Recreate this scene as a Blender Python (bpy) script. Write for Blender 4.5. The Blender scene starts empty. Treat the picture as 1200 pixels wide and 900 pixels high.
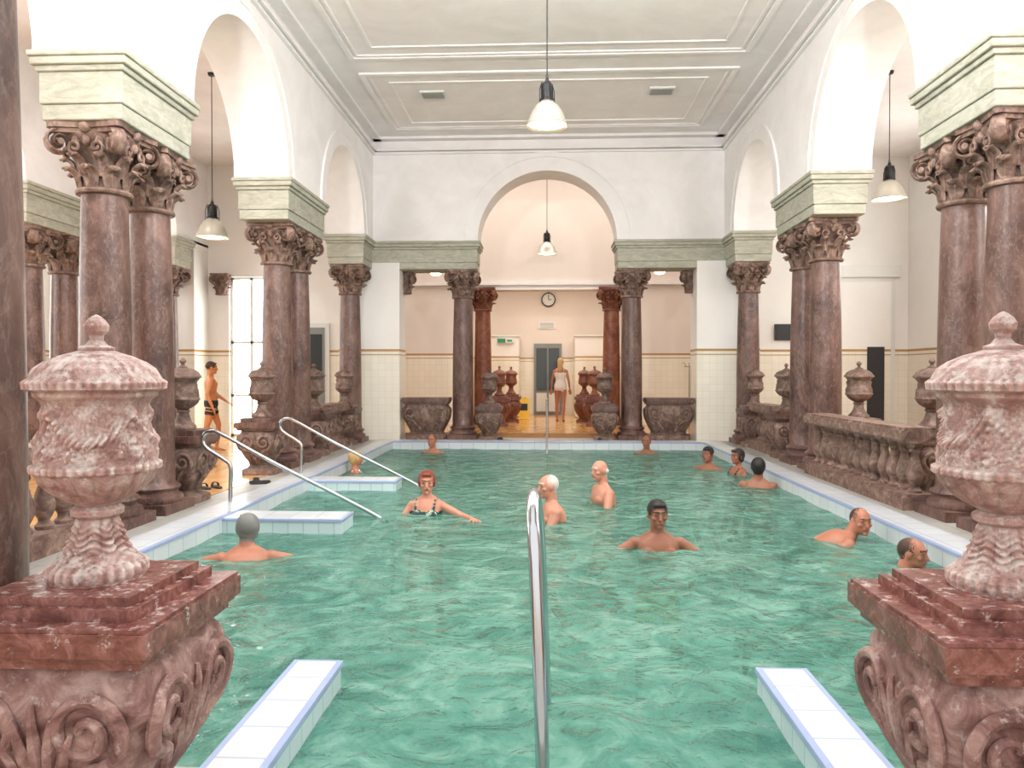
import bpy, bmesh, math, random
from mathutils import Vector, Matrix, noise, kdtree
random.seed(4)
pi=math.pi
sc=bpy.context.scene
try:
    sc.view_settings.view_transform='Standard'
    sc.view_settings.look='None'
    sc.view_settings.exposure=0.17
except Exception as e: print(e)

# ------------------------------------------------------------------ helpers
def C(r,g,b):
    def l(u):
        u/=255.0
        return u/12.92 if u<=0.04045 else ((u+0.055)/1.055)**2.4
    return (l(r),l(g),l(b),1.0)

class MB:
    def __init__(s): s.v=[]; s.f=[]; s.m=[]
    def add(s,vs,fs,mat=0,M=None):
        o=len(s.v)
        if M is not None: vs=[M@Vector(v) for v in vs]
        s.v+=[tuple(v) for v in vs]; s.f+=[tuple(i+o for i in f) for f in fs]; s.m+=[mat]*len(fs)
    def box(s,x0,x1,y0,y1,z0,z1,mat=0,M=None):
        vs=[(x0,y0,z0),(x1,y0,z0),(x1,y1,z0),(x0,y1,z0),(x0,y0,z1),(x1,y0,z1),(x1,y1,z1),(x0,y1,z1)]
        s.add(vs,[(0,3,2,1),(4,5,6,7),(0,1,5,4),(1,2,6,5),(2,3,7,6),(3,0,4,7)],mat,M)
    def lathe(s,prof,n=32,mat=0,c=(0,0,0),fn=None,M=None,sx=1,sy=1):
        vs=[];fs=[]
        for (r,z) in prof:
            for i in range(n):
                th=2*pi*i/n
                rr=fn(r,z,th) if fn else r
                vs.append((c[0]+rr*math.cos(th)*sx,c[1]+rr*math.sin(th)*sy,c[2]+z))
        for j in range(len(prof)-1):
            for i in range(n):
                a=j*n+i;b=j*n+(i+1)%n
                fs.append((a,b,b+n,a+n))
        fs.append(tuple(range(n-1,-1,-1)))
        o=(len(prof)-1)*n
        fs.append(tuple(range(o,o+n)))
        s.add(vs,fs,mat,M)
    def ell(s,c,r,mat=0,R=None,n=16,m=10,M=None):
        vs=[];fs=[]
        for j in range(m+1):
            ph=-pi/2+pi*j/m
            if j in(0,m): ph*=0.995
            for i in range(n):
                th=2*pi*i/n
                p=Vector((r[0]*math.cos(ph)*math.cos(th),r[1]*math.cos(ph)*math.sin(th),r[2]*math.sin(ph)))
                if R is not None: p=R@p
                vs.append(Vector(c)+p)
        for j in range(m):
            for i in range(n):
                a=j*n+i;b=j*n+(i+1)%n
                fs.append((a,b,b+n,a+n))
        fs.append(tuple(range(n-1,-1,-1)));o=m*n;fs.append(tuple(range(o,o+n)))
        s.add(vs,fs,mat,M)
    def tube(s,pts,ra,rb=None,side=None,n=8,mat=0,M=None):
        pts=[Vector(p) for p in pts];k=len(pts)
        if not isinstance(ra,(list,tuple)): ra=[ra]*k
        if rb is None: rb=ra
        if not isinstance(rb,(list,tuple)): rb=[rb]*k
        vs=[];fs=[];prev=None
        for i,p in enumerate(pts):
            t=(pts[min(i+1,k-1)]-pts[max(i-1,0)]).normalized()
            if side is not None:
                a=Vector(side); a=(a-t*a.dot(t)).normalized()
            else:
                if prev is None:
                    h=Vector((0,0,1)) if abs(t.z)<.9 else Vector((1,0,0))
                    a=t.cross(h).normalized()
                else: a=(prev-t*prev.dot(t)).normalized()
            prev=a; b=t.cross(a)
            for j in range(n):
                th=2*pi*j/n
                vs.append(p+a*(ra[i]*math.cos(th))+b*(rb[i]*math.sin(th)))
        for i in range(k-1):
            for j in range(n):
                a_=i*n+j;b_=i*n+(j+1)%n
                fs.append((a_,b_,b_+n,a_+n))
        fs.append(tuple(range(n-1,-1,-1)));o=(k-1)*n;fs.append(tuple(range(o,o+n)))
        s.add(vs,fs,mat,M)
    def sq(s,prof,mat=0,p=5,n=64,rel=None,M=None):
        vs=[];fs=[]
        for (hx,hy,z) in prof:
            for i in range(n):
                th=2*pi*(i+.5)/n
                c_,s_=math.cos(th),math.sin(th)
                x=math.copysign(abs(c_)**(2/p),c_);y=math.copysign(abs(s_)**(2/p),s_)
                k=1
                if rel: k=rel(x*hx,y*hy,z)
                vs.append((x*hx*k,y*hy*k,z))
        for j in range(len(prof)-1):
            for i in range(n):
                a=j*n+i;b=j*n+(i+1)%n
                fs.append((a,b,b+n,a+n))
        fs.append(tuple(range(n-1,-1,-1)));o=(len(prof)-1)*n;fs.append(tuple(range(o,o+n)))
        s.add(vs,fs,mat,M)
    def mesh(s,name,mats,sharp=.6,recalc=True):
        me=bpy.data.meshes.new(name)
        me.from_pydata(s.v,[],s.f)
        for m in mats: me.materials.append(m)
        me.polygons.foreach_set('material_index',s.m)
        if recalc:
            bm=bmesh.new(); bm.from_mesh(me); bmesh.ops.recalc_face_normals(bm,faces=bm.faces); bm.to_mesh(me); bm.free()
        if sharp:
            me.polygons.foreach_set('use_smooth',[True]*len(me.polygons))
            try: me.set_sharp_from_angle(angle=sharp)
            except Exception as e: print(e)
        me.update()
        return me
    def obj(s,name,mats,sharp=.6,parent=None,loc=None,bevel=0,recalc=True):
        if not isinstance(mats,(list,tuple)): mats=[mats]
        return place(name,s.mesh(name,mats,sharp,recalc),loc or (0,0,0),parent=parent,bevel=bevel)

def place(name,me,loc=(0,0,0),rot=0,scale=(1,1,1),parent=None,bevel=0):
    o=bpy.data.objects.new(name,me); sc.collection.objects.link(o)
    o.location=loc;o.rotation_euler=(0,0,rot);o.scale=scale
    if parent: o.parent=parent
    if bevel:
        m=o.modifiers.new('bev','BEVEL');m.width=bevel;m.segments=2;m.limit_method='ANGLE';m.angle_limit=.7
    return o

def interp(prof,sub):
    out=[];k=len(prof)
    for i in range(k-1):
        p0=prof[max(i-1,0)];p1=prof[i];p2=prof[i+1];p3=prof[min(i+2,k-1)]
        for j in range(sub):
            t=j/sub
            out.append(tuple(.5*((2*b)+(-a+c)*t+(2*a-5*b+4*c-d)*t*t+(-a+3*b-3*c+d)*t**3) for a,b,c,d in zip(p0,p1,p2,p3)))
    out.append(tuple(prof[-1])); return out

# ------------------------------------------------------------------ materials
def newmat(name):
    m=bpy.data.materials.new(name);m.use_nodes=True
    nt=m.node_tree; b=nt.nodes['Principled BSDF']
    return m,nt,b
def simple(name,col,rough=.5,metal=0,emit=0,ecol=None):
    m,nt,b=newmat(name)
    b.inputs['Base Color'].default_value=col;b.inputs['Roughness'].default_value=rough;b.inputs['Metallic'].default_value=metal
    if emit:
        b.inputs['Emission Color'].default_value=ecol or col;b.inputs['Emission Strength'].default_value=emit
    return m
def ramp(nt,stops):
    r=nt.nodes.new('ShaderNodeValToRGB');e=r.color_ramp.elements
    while len(e)<len(stops): e.new(.5)
    for i,(p,c) in enumerate(stops): e[i].position=p;e[i].color=c
    return r
def mixc(nt,fac,a,b):
    n=nt.nodes.new('ShaderNodeMix');n.data_type='RGBA'
    for idx,v in ((0,fac),(6,a),(7,b)):
        if hasattr(v,'links'): nt.links.new(v,n.inputs[idx])
        else: n.inputs[idx].default_value=v
    return n.outputs[2]
def math_(nt,op,a,b=0,clamp=False):
    n=nt.nodes.new('ShaderNodeMath');n.operation=op;n.use_clamp=clamp
    for i,v in enumerate((a,b)):
        if hasattr(v,'links'): nt.links.new(v,n.inputs[i])
        else: n.inputs[i].default_value=v
    return n.outputs[0]
def noisen(nt,scale,detail=6,vec=None,rough=.6,dist=0):
    n=nt.nodes.new('ShaderNodeTexNoise');n.inputs['Scale'].default_value=scale;n.inputs['Detail'].default_value=detail
    n.inputs['Roughness'].default_value=rough;n.inputs['Distortion'].default_value=dist
    if vec is not None: nt.links.new(vec,n.inputs['Vector'])
    return n.outputs['Fac']
def marble(name,cd,cm,cl,scale=3,rough=.35,bump=.1,white=None,point=False,stretch=(1,1,1),vein=None):
    m,nt,b=newmat(name)
    g=nt.nodes.new('ShaderNodeNewGeometry')
    mp=nt.nodes.new('ShaderNodeMapping');mp.inputs['Scale'].default_value=stretch
    nt.links.new(g.outputs['Position'],mp.inputs['Vector'])
    n1=noisen(nt,scale,10,mp.outputs[0],.68,1.2)
    r=ramp(nt,[(.34,cd),(.5,cm),(.66,cl)]);nt.links.new(n1,r.inputs[0])
    col=r.outputs[0]
    if vein:
        nv=noisen(nt,scale*1.3,6,mp.outputs[0],.6,2.5)
        a=math_(nt,'ABSOLUTE',math_(nt,'SUBTRACT',nv,.5))
        vr=ramp(nt,[(.0,(1,1,1,1)),(.022,(0,0,0,1))]);nt.links.new(a,vr.inputs[0])
        col=mixc(nt,math_(nt,'MULTIPLY',vr.outputs[0],.3),col,vein)
        n4=noisen(nt,scale*9,6,mp.outputs[0],.7)
        r4=ramp(nt,[(.52,(0,0,0,1)),(.68,(1,1,1,1))]);nt.links.new(n4,r4.inputs[0])
        col=mixc(nt,math_(nt,'MULTIPLY',r4.outputs[0],.45),col,vein)
    if white:
        n2=noisen(nt,22,8,g.outputs['Position'],.75)
        sep=nt.nodes.new('ShaderNodeSeparateXYZ');nt.links.new(g.outputs['Normal'],sep.inputs[0])
        up=math_(nt,'MULTIPLY',sep.outputs[2],.06)
        s_=math_(nt,'ADD',n2,up)
        rr=ramp(nt,[(white[1],(0,0,0,1)),(white[1]+.1,(1,1,1,1))]);nt.links.new(s_,rr.inputs[0])
        f=math_(nt,'MULTIPLY',rr.outputs[0],white[2])
        col=mixc(nt,f,col,white[0])
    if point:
        pr=ramp(nt,[(.42,(.5,.5,.5,1)),(.5,(.9,.9,.9,1)),(.58,(1.3,1.3,1.3,1))]);nt.links.new(g.outputs['Pointiness'],pr.inputs[0])  # painted shading: hollows darkened and ridges lightened to bring out the relief
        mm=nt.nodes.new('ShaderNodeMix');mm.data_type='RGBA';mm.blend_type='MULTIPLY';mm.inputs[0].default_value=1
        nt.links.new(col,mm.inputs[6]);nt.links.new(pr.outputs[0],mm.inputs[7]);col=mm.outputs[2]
    nt.links.new(col,b.inputs['Base Color']);b.inputs['Roughness'].default_value=rough
    if bump:
        bp=nt.nodes.new('ShaderNodeBump');bp.inputs['Strength'].default_value=bump;bp.inputs['Distance'].default_value=.02
        n3=noisen(nt,scale*9,8,g.outputs['Position'],.7)
        nt.links.new(n3,bp.inputs['Height']);nt.links.new(bp.outputs[0],b.inputs['Normal'])
    return m
def tile(name,c1,c2,mortar,w,h,rough=.2,off=0,plane='xy',ms=.01,zsplit=None,upper=None,gold=None):
    m,nt,b=newmat(name)
    g=nt.nodes.new('ShaderNodeNewGeometry');sep=nt.nodes.new('ShaderNodeSeparateXYZ');nt.links.new(g.outputs['Position'],sep.inputs[0])
    cmb=nt.nodes.new('ShaderNodeCombineXYZ')
    if plane=='xy': nt.links.new(sep.outputs[0],cmb.inputs[0]);nt.links.new(sep.outputs[1],cmb.inputs[1])
    else:
        a=math_(nt,'ADD',sep.outputs[0],sep.outputs[1]);nt.links.new(a,cmb.inputs[0]);nt.links.new(sep.outputs[2],cmb.inputs[1])
    br=nt.nodes.new('ShaderNodeTexBrick');nt.links.new(cmb.outputs[0],br.inputs[0])
    br.offset=off;br.inputs['Scale'].default_value=1;br.inputs['Brick Width'].default_value=w;br.inputs['Row Height'].default_value=h
    br.inputs['Mortar Size'].default_value=ms;br.inputs['Color1'].default_value=c1;br.inputs['Color2'].default_value=c2;br.inputs['Mortar'].default_value=mortar
    col=br.outputs[0];b.inputs['Roughness'].default_value=rough
    if zsplit is not None:
        f=math_(nt,'GREATER_THAN',sep.outputs[2],zsplit)
        n=noisen(nt,1.2,4,g.outputs['Position']);r=ramp(nt,[(.3,tuple(x*.94 for x in upper[:3])+(1,)),(.7,upper)]);nt.links.new(n,r.inputs[0])
        col=mixc(nt,f,col,r.outputs[0])
        g1=math_(nt,'GREATER_THAN',sep.outputs[2],zsplit-.05);g2=math_(nt,'LESS_THAN',sep.outputs[2],zsplit)
        col=mixc(nt,math_(nt,'MULTIPLY',g1,g2),col,gold)
        g1=math_(nt,'GREATER_THAN',sep.outputs[2],zsplit-.13);g2=math_(nt,'LESS_THAN',sep.outputs[2],zsplit-.11)
        col=mixc(nt,math_(nt,'MULTIPLY',g1,g2),col,gold)
        rf=math_(nt,'MULTIPLY',f,.6);rf=math_(nt,'ADD',rf,rough);nt.links.new(rf,b.inputs['Roughness'])
    nt.links.new(col,b.inputs['Base Color'])
    return m

M_white=marble('white_plaster',C(232,228,227),C(238,234,233),C(243,240,239),1.0,.8,.02)
M_wall=tile('wall_tile_dado',C(238,232,218),C(234,228,212),C(222,214,198),.15,.15,.2,0,'v',.004,1.95,C(240,237,233),C(176,140,90))
M_warm=tile('wall_warm_dado',C(242,234,218),C(238,230,212),C(224,216,198),.15,.15,.2,0,'v',.004,1.95,C(232,220,211),C(176,140,90))
M_col=marble('red_marble',C(60,38,34),C(94,66,58),C(124,94,84),2.8,.38,.05,stretch=(1,1,.5),vein=C(152,128,116))
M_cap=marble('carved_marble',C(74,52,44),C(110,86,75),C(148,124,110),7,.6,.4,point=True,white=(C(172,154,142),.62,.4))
M_warmlit=marble('warm_lit_marble',C(88,44,30),C(122,70,50),C(150,98,74),3,.4,.1)  # warm light in the back rooms is painted into this marble colour
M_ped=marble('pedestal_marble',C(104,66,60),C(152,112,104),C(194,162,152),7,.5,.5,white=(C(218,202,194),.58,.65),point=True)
M_slab=marble('slab_marble',C(88,46,40),C(124,74,66),C(154,106,98),14,.25,.12,white=(C(222,208,202),.59,.75))
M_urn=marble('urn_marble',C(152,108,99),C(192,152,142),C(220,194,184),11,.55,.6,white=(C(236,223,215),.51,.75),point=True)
M_impost=marble('impost_stone',C(152,150,134),C(170,168,152),C(186,184,170),4,.7,.15,stretch=(1,1,3))
M_deck=tile('deck_stone',C(178,176,168),C(166,164,158),C(142,140,134),.5,.5,.4,.5,'xy',.008)
M_floor=tile('floor_tile',C(226,176,114),C(214,160,100),C(170,122,78),.3,.3,.16,0,'xy',.006)
M_rim=tile('rim_tile',C(214,218,220),C(206,211,215),C(176,188,202),.25,.25,.25,0,'xy',.006)
M_blue=simple('blue_trim_tile',C(160,174,208),.25)
M_pool=tile('pool_tile',C(196,228,224),C(184,220,215),C(150,198,192),.15,.15,.3,0,'xy',.006)
M_poolw=tile('pool_wall_tile',C(198,214,216),C(190,208,210),C(160,186,190),.15,.15,.3,0,'v',.006)
M_chrome=simple('chrome',C(200,202,206),.18,1)
M_black=simple('black_metal',C(28,28,30),.4,.3)
M_alu=simple('aluminium',C(206,202,188),.3,.6)
M_glow=simple('lamp_glass',C(255,240,205),.3,0,5.0,C(255,238,200))
M_fill=simple('fill_glow',C(240,246,255),.3,0,4,C(253,252,252))
M_dayl=simple('frosted_window',C(240,246,255),.3,0,8.0,C(255,254,250))
M_frame=simple('window_frame',C(220,220,215),.5)
M_dark=simple('dark_door',C(40,40,44),.5)
M_grey=simple('grey_door',C(130,132,128),.45)
M_glassd=simple('door_glass',C(60,66,66),.1)
M_green=simple('exit_green',C(30,130,85),.4,0,.1,C(30,150,90))
M_wsign=simple('sign_white',C(225,225,220),.5)
M_yel=simple('yellow_plastic',C(235,190,20),.4)
M_vent=simple('vent_grey',C(150,150,145),.5)

def water_mat():
    m=bpy.data.materials.new('pool_water');m.use_nodes=True;nt=m.node_tree
    for n in list(nt.nodes): nt.nodes.remove(n)
    out=nt.nodes.new('ShaderNodeOutputMaterial')
    g=nt.nodes.new('ShaderNodeNewGeometry')
    n1=noisen(nt,3.4,3,g.outputs['Position'],.5,1.4)
    n1b=noisen(nt,9,3,g.outputs['Position'],.5,1.0)
    hh=math_(nt,'ADD',n1,math_(nt,'MULTIPLY',n1b,.3))
    bp=nt.nodes.new('ShaderNodeBump');bp.inputs['Strength'].default_value=1.0;bp.inputs['Distance'].default_value=.055;nt.links.new(hh,bp.inputs['Height'])
    fr=nt.nodes.new('ShaderNodeFresnel');fr.inputs['IOR'].default_value=1.33;nt.links.new(bp.outputs[0],fr.inputs['Normal'])
    gl=nt.nodes.new('ShaderNodeBsdfGlossy');gl.inputs['Roughness'].default_value=.05;nt.links.new(bp.outputs[0],gl.inputs['Normal'])
    tr=nt.nodes.new('ShaderNodeBsdfTransparent');tr.inputs[0].default_value=(.42,.74,.67,1)
    df=nt.nodes.new('ShaderNodeBsdfDiffuse')
    n2=noisen(nt,2.4,6,g.outputs['Position'],.62,1.6)
    r=ramp(nt,[(.34,C(68,124,108)),(.5,C(100,158,140)),(.66,C(144,192,174))]);nt.links.new(n2,r.inputs[0]);nt.links.new(r.outputs[0],df.inputs[0]);nt.links.new(bp.outputs[0],df.inputs['Normal'])  # light and dark mottling in the water colour imitates caustic brightness
    m1=nt.nodes.new('ShaderNodeMixShader');m1.inputs[0].default_value=.62
    nt.links.new(tr.outputs[0],m1.inputs[1]);nt.links.new(df.outputs[0],m1.inputs[2])
    m2=nt.nodes.new('ShaderNodeMixShader');nt.links.new(math_(nt,'MINIMUM',fr.outputs[0],.5),m2.inputs[0]);nt.links.new(m1.outputs[0],m2.inputs[1]);nt.links.new(gl.outputs[0],m2.inputs[2])
    nt.links.new(m2.outputs[0],out.inputs[0])
    return m
M_water=water_mat()

# ------------------------------------------------------------------ room
ZS=4.25; ZC=6.44; ZA=6.1
def extr(mb,pts,t0,t1,plane,mat=0):
    n=len(pts)
    if plane=='x': A=[(t0,p[0],p[1]) for p in pts];B=[(t1,p[0],p[1]) for p in pts]
    else: A=[(p[0],t0,p[1]) for p in pts];B=[(p[0],t1,p[1]) for p in pts]
    fs=[tuple(range(n)),tuple(range(2*n-1,n-1,-1))]+[(i,(i+1)%n,n+(i+1)%n,n+i) for i in range(n)]
    mb.add(A+B,fs,mat)
def archline(a0,a1,zt,arches,zb=ZS):
    pts=[(a0,zt),(a1,zt)]
    if not arches or abs(arches[-1][0]+arches[-1][1]-a1)>.01: pts.append((a1,zb))
    for c,r in reversed(arches):
        for k in range(33):
            th=pi*k/32; pts.append((c+r*math.cos(th),zb+r*math.sin(th)))
    pts.append((a0,zb)); return pts
def ring(mb,c,r0,r1,t0,t1,plane,z=ZS):
    pts=[(c+r1*math.cos(pi*k/40),z+r1*math.sin(pi*k/40)) for k in range(41)]+[(c+r0*math.cos(pi*k/40),z+r0*math.sin(pi*k/40)) for k in range(40,-1,-1)]
    extr(mb,pts,t0,t1,plane)
SA=[(5.16,1.40),(9.42,1.48),(14.12,1.35)]
for nm,sg in (('wall_left',-1),('wall_right',1)):
    mb=MB(); x0,x1=sorted((sg*3.72,sg*4.48))
    extr(mb,archline(2.0,16.4,ZC+.05,SA),x0,x1,'x')
    for c,r in SA:
        ring(mb,c,r,r+.26,x0-.02,x1+.02,'x'); ring(mb,c,r+.20,r+.27,x0-.035,x1+.035,'x')
    mb.obj(nm,M_white,.5)
mb=MB()
extr(mb,archline(-4.48,4.48,7.0,[(0,1.475)]),16.35,17.1,'y')
ring(mb,0,1.475,1.82,16.325,17.1,'y');ring(mb,0,1.76,1.86,16.30,17.1,'y')
o=mb.obj('wall_back',M_white,.5)
mb=MB()
for s in(-1,1):
    a,b=sorted((s*3.16,s*4.48)); mb.box(a,b,16.37,17.08,0,4.3)
mb.obj('wall_back_piers',M_wall,0)
mb=MB()
extr(mb,archline(-4.48,4.48,6.5,[(0,1.475)]),2.05,2.85,'y');
mb.obj('wall_front',M_white,.5)
mb=MB()
for s in(-1,1):
    a,b=sorted((s*3.16,s*4.48)); mb.box(a,b,2.07,2.83,0,4.3)
mb.obj('wall_front_piers',M_wall,0)

def impost(name,x0,x1,y0,y1):
    mb=MB()
    mb.box(x0,x1,y0,y1,3.66,3.80)
    mb.box(x0-.015,x1+.015,y0-.015,y1+.015,3.80,4.08)
    mb.box(x0-.04,x1+.04,y0-.04,y1+.04,4.08,4.13)
    mb.box(x0-.07,x1+.07,y0-.07,y1+.07,4.13,4.20)
    mb.box(x0-.085,x1+.085,y0-.085,y1+.085,4.20,ZS+.003)
    mb.obj(name,M_impost,0,bevel=.012)
for s in(-1,1):
    for y0,y1 in((6.62,7.92),(10.98,12.73),(15.5,16.3),(2.9,3.7)):
        a,b=sorted((s*3.74,s*4.46)); impost('impost_block',a,b,y0,y1)
    a,b=sorted((s*1.50,s*3.72)); impost('impost_beam',a,b,16.38,17.05); impost('impost_beam',a,b,2.1,2.8)

mb=MB()
mb.box(-4.5,4.5,9.0,17.1,ZC,ZC+.2);mb.box(-4.5,4.5,2.0,4.0,ZC,ZC+.2)
mb.box(-4.5,-2.4,4.0,9.0,ZC,ZC+.2);mb.box(2.4,4.5,4.0,9.0,ZC,ZC+.2)
mb.obj('ceiling',M_white,0)
mb=MB();mb.box(-2.4,2.4,4,9,ZC+.1,ZC+.12);sk=mb.obj('fill_skylight',[M_fill,M_frame],0)  # added glowing pane, out of view, to light the hall from above
mb=MB()
for i in range(5): mb.box(-2.4+i*1.2-.03,-2.4+i*1.2+.03,4,9,ZC+.0,ZC+.1)
for i in range(6): mb.box(-2.4,2.4,4+i-.03,4+i+.03,ZC,ZC+.1)
mb.obj('fill_skylight_bars',M_frame,0,parent=sk)
mb=MB()
for s in(-1,1):
    for w,z0 in((.06,6.10),(.11,6.16),(.2,6.38)):
        a,b=sorted((s*3.72,s*(3.72-w)));mb.box(a,b,2.85,16.35,z0,z0+(.04 if z0<6.3 else .06))
for w,z0 in((.06,6.10),(.11,6.16),(.2,6.38)): mb.box(-3.7,3.7,16.35-w,16.36,z0,z0+(.04 if z0<6.3 else .06))
def frame(x0,x1,y0,y1,w,d):
    mb.box(x0,x1,y0,y0+w,ZC-d,ZC+.01);mb.box(x0,x1,y1-w,y1,ZC-d,ZC+.01)
    mb.box(x0,x0+w,y0+w,y1-w,ZC-d,ZC+.01);mb.box(x1-w,x1,y0+w,y1-w,ZC-d,ZC+.01)
for x,y0,y1 in((3.15,12.75,15.75),(3.15,3.4,12.2)):
    frame(-x,x,y0,y1,.09,.03);frame(-x+.12,x-.12,y0+.12,y1-.12,.05,.02);
    if y1>13: frame(-x+.42,x-.42,y0+.42,y1-.42,.05,.018)
    else: frame(-x+.42,x-.42,y0+.3,y1-.42,.05,.018)
mb.obj('trim_ceiling',M_white,0,bevel=.01)
for x in(-2.04,2.02):
    mb=MB();mb.box(-.22,.22,-.16,.16,-.03,.0,1);
    for i in range(7): mb.box(-.19,.19,-.13+i*.04,-.115+i*.04,-.045,-.03,0)
    mb.obj('ceiling_vent',[M_vent,M_frame],0,loc=(x,13.75,ZC-.0))

# aisles
mb=MB()
mb.box(-11.2,-4.48,9.0,17.1,ZA,ZA+.2);mb.box(-11.2,-4.48,1.0,3.5,ZA,ZA+.2);mb.box(-11.2,-7.4,3.5,9,ZA,ZA+.2);mb.box(-5.0,-4.48,3.5,9,ZA,ZA+.2)
mb.obj('ceiling_aisle',M_white,0)
mb=MB()
mb.box(4.48,8.0,9.0,17.1,ZA,ZA+.2);mb.box(4.48,8.0,1.0,3.5,ZA,ZA+.2);mb.box(7.4,8,3.5,9,ZA,ZA+.2);mb.box(4.48,5.0,3.5,9,ZA,ZA+.2)
mb.obj('ceiling_aisle',M_white,0)
M_fill2=simple('fill_glow_aisle',C(240,246,255),.3,0,7,C(255,253,250))
for a,b in((-7.4,-5),(5,7.4)):
    mb=MB();mb.box(a,b,3.5,9,ZA+.08,ZA+.1);s_=mb.obj('fill_skylight',M_fill2,0)  # added glowing pane, out of view, to light the aisle
    mb=MB()
    for i in range(3): mb.box(a+i*1.2-.03,a+i*1.2+.03,3.5,9,ZA,ZA+.08)
    for i in range(6): mb.box(a,b,3.5+i*1.1-.03,3.5+i*1.1+.03,ZA,ZA+.08)
    mb.obj('fill_skylight_bars',M_frame,0,parent=s_)
mb=MB();extr(mb,archline(1.0,17.0,ZA+.05,SA),-8.38,-7.62,'x')
for c,r in SA: ring(mb,c,r,r+.26,-8.41,-7.59,'x')
mb.obj('wall_outer_arcade',M_white,.5)
for y0,y1 in((6.62,7.92),(10.98,12.73),(15.5,16.2)): impost('impost_block',-8.36,-7.64,y0,y1)
mb=MB();mb.box(-8.38,-7.62,16.3,17.0,0,4.3);mb.box(-8.38,-7.62,1.0,3.6,0,4.3);mb.obj('wall_outer_piers',M_wall,0)
mb=MB();mb.box(-11.3,-11.1,1,17.1,0,ZA+.1);mb.obj('wall_outer_left',M_wall,0)
for y in(5.2,9.7,14.2):
    mb=MB()
    pts=[(y-.95,1.4),(y+.95,1.4)]+[(y+.95*math.cos(pi*k/24),4.0+.95*math.sin(pi*k/24)) for k in range(25)]
    extr(mb,pts,-11.09,-11.05,'x',0)
    for k in(-.95,-.32,.32,.95): mb.box(-11.05,-11.0,y+k-.03,y+k+.03,1.4,4.0 if abs(k)>.9 else 4.85,1)
    for z in(1.4,2.3,3.2,4.0): mb.box(-11.05,-11.0,y-.95,y+.95,z-.03,z+.03,1)
    mb.obj('window_arched',[M_dayl,M_frame],0)
mb=MB();mb.box(-11.2,-7.15,17.0,17.2,0,ZA+.1);mb.box(-6.2,-4.48,17.0,17.2,0,ZA+.1);mb.box(-7.15,-6.2,17,17.2,3.6,ZA+.1)
mb.obj('wall_aisle_end',M_wall,0)
mb=MB();mb.box(-7.15,-6.2,17.16,17.19,0,3.6,0)
for x in(-7.15,-6.7,-6.26): mb.box(x,x+.06,17.1,17.16,0,3.6,1)
for z in(0,.9,2.1,3.54): mb.box(-7.15,-6.2,17.1,17.16,z,z+.06,1)
mb.obj('door_glazed',[M_dayl,M_frame],0)
mb=MB();mb.box(-5.75,-4.85,16.93,17.0,0,2.55,1);mb.box(-5.65,-4.95,16.9,16.93,0,2.45,0);mb.box(-5.6,-5.0,16.88,16.9,1.2,2.3,2);mb.box(-5.62,-5.56,16.84,16.88,1.0,1.15,1)
mb.obj('door_3',[M_grey,M_frame,M_glassd],0)
mb=MB();mb.box(7.8,8.0,1,17.1,0,ZA+.1);mb.obj('wall_outer_right',M_wall,0)
mb=MB();mb.box(4.48,7.8,17.0,17.2,0,ZA+.1);mb.obj('wall_aisle_end',M_wall,0)
mb=MB();mb.box(6.15,7.5,16.93,17.0,0,3.5,1);mb.box(6.25,7.4,16.9,16.93,0,3.4,0);mb.box(6.9,7.25,16.86,16.9,0,2.0,2);mb.box(6.05,7.6,16.86,17,3.5,3.75,1)
mb.obj('door_2',[M_wall,M_frame,M_dark],0)
mb=MB();mb.box(4.95,5.6,16.93,16.99,2.15,2.5,0);mb.box(4.99,5.56,16.92,16.93,2.19,2.46,0);mb.obj('notice_board',[M_dark],0)
for y in(5.2,9.74,14.2):
    mb=MB()
    pts=[(y-.9,3.0),(y+.9,3.0)]+[(y+.9*math.cos(pi*k/24),4.2+.9*math.sin(pi*k/24)) for k in range(25)]
    extr(mb,pts,7.77,7.8,'x',0)
    for k in(-.9,-.3,.3,.9): mb.box(7.72,7.77,y+k-.03,y+k+.03,3.0,4.2 if abs(k)>.8 else 5.0,1)
    for z in(3.0,3.6,4.2): mb.box(7.72,7.77,y-.9,y+.9,z-.03,z+.03,1)
    mb.obj('window_arched',[M_dayl,M_frame],0)

# back rooms
mb=MB();mb.box(-6,-5.9,17.2,20,0,7);mb.box(5.9,6,17.2,20,0,7);mb.obj('wall_anteroom_sides',M_warm,0)
mb=MB()
mb.box(-6,-1.95,20,20.35,0,7);mb.box(1.95,6,20,20.35,0,7);mb.box(-1.95,1.95,20,20.35,3.66,7)
mb.obj('wall_anteroom_back',M_warm,0)
mb=MB();mb.box(-6,6,19.92,20.0,3.72,3.80);mb.box(-1.95,1.95,19.95,20.4,3.60,3.66);mb.obj('trim_1',M_white,0)
mb=MB();mb.box(-6,6,17.1,20.3,6.9,7.0);mb.obj('ceiling_anteroom',M_white,0)
mb=MB();mb.box(-5,5,17.3,19.3,6.84,6.9);mb.obj('fill_skylight',simple('fill_glow_warm',C(255,240,225),.3,0,2.5,C(255,246,236)),0)  # added glowing pane, hidden above the arch, to light the ante-room
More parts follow.
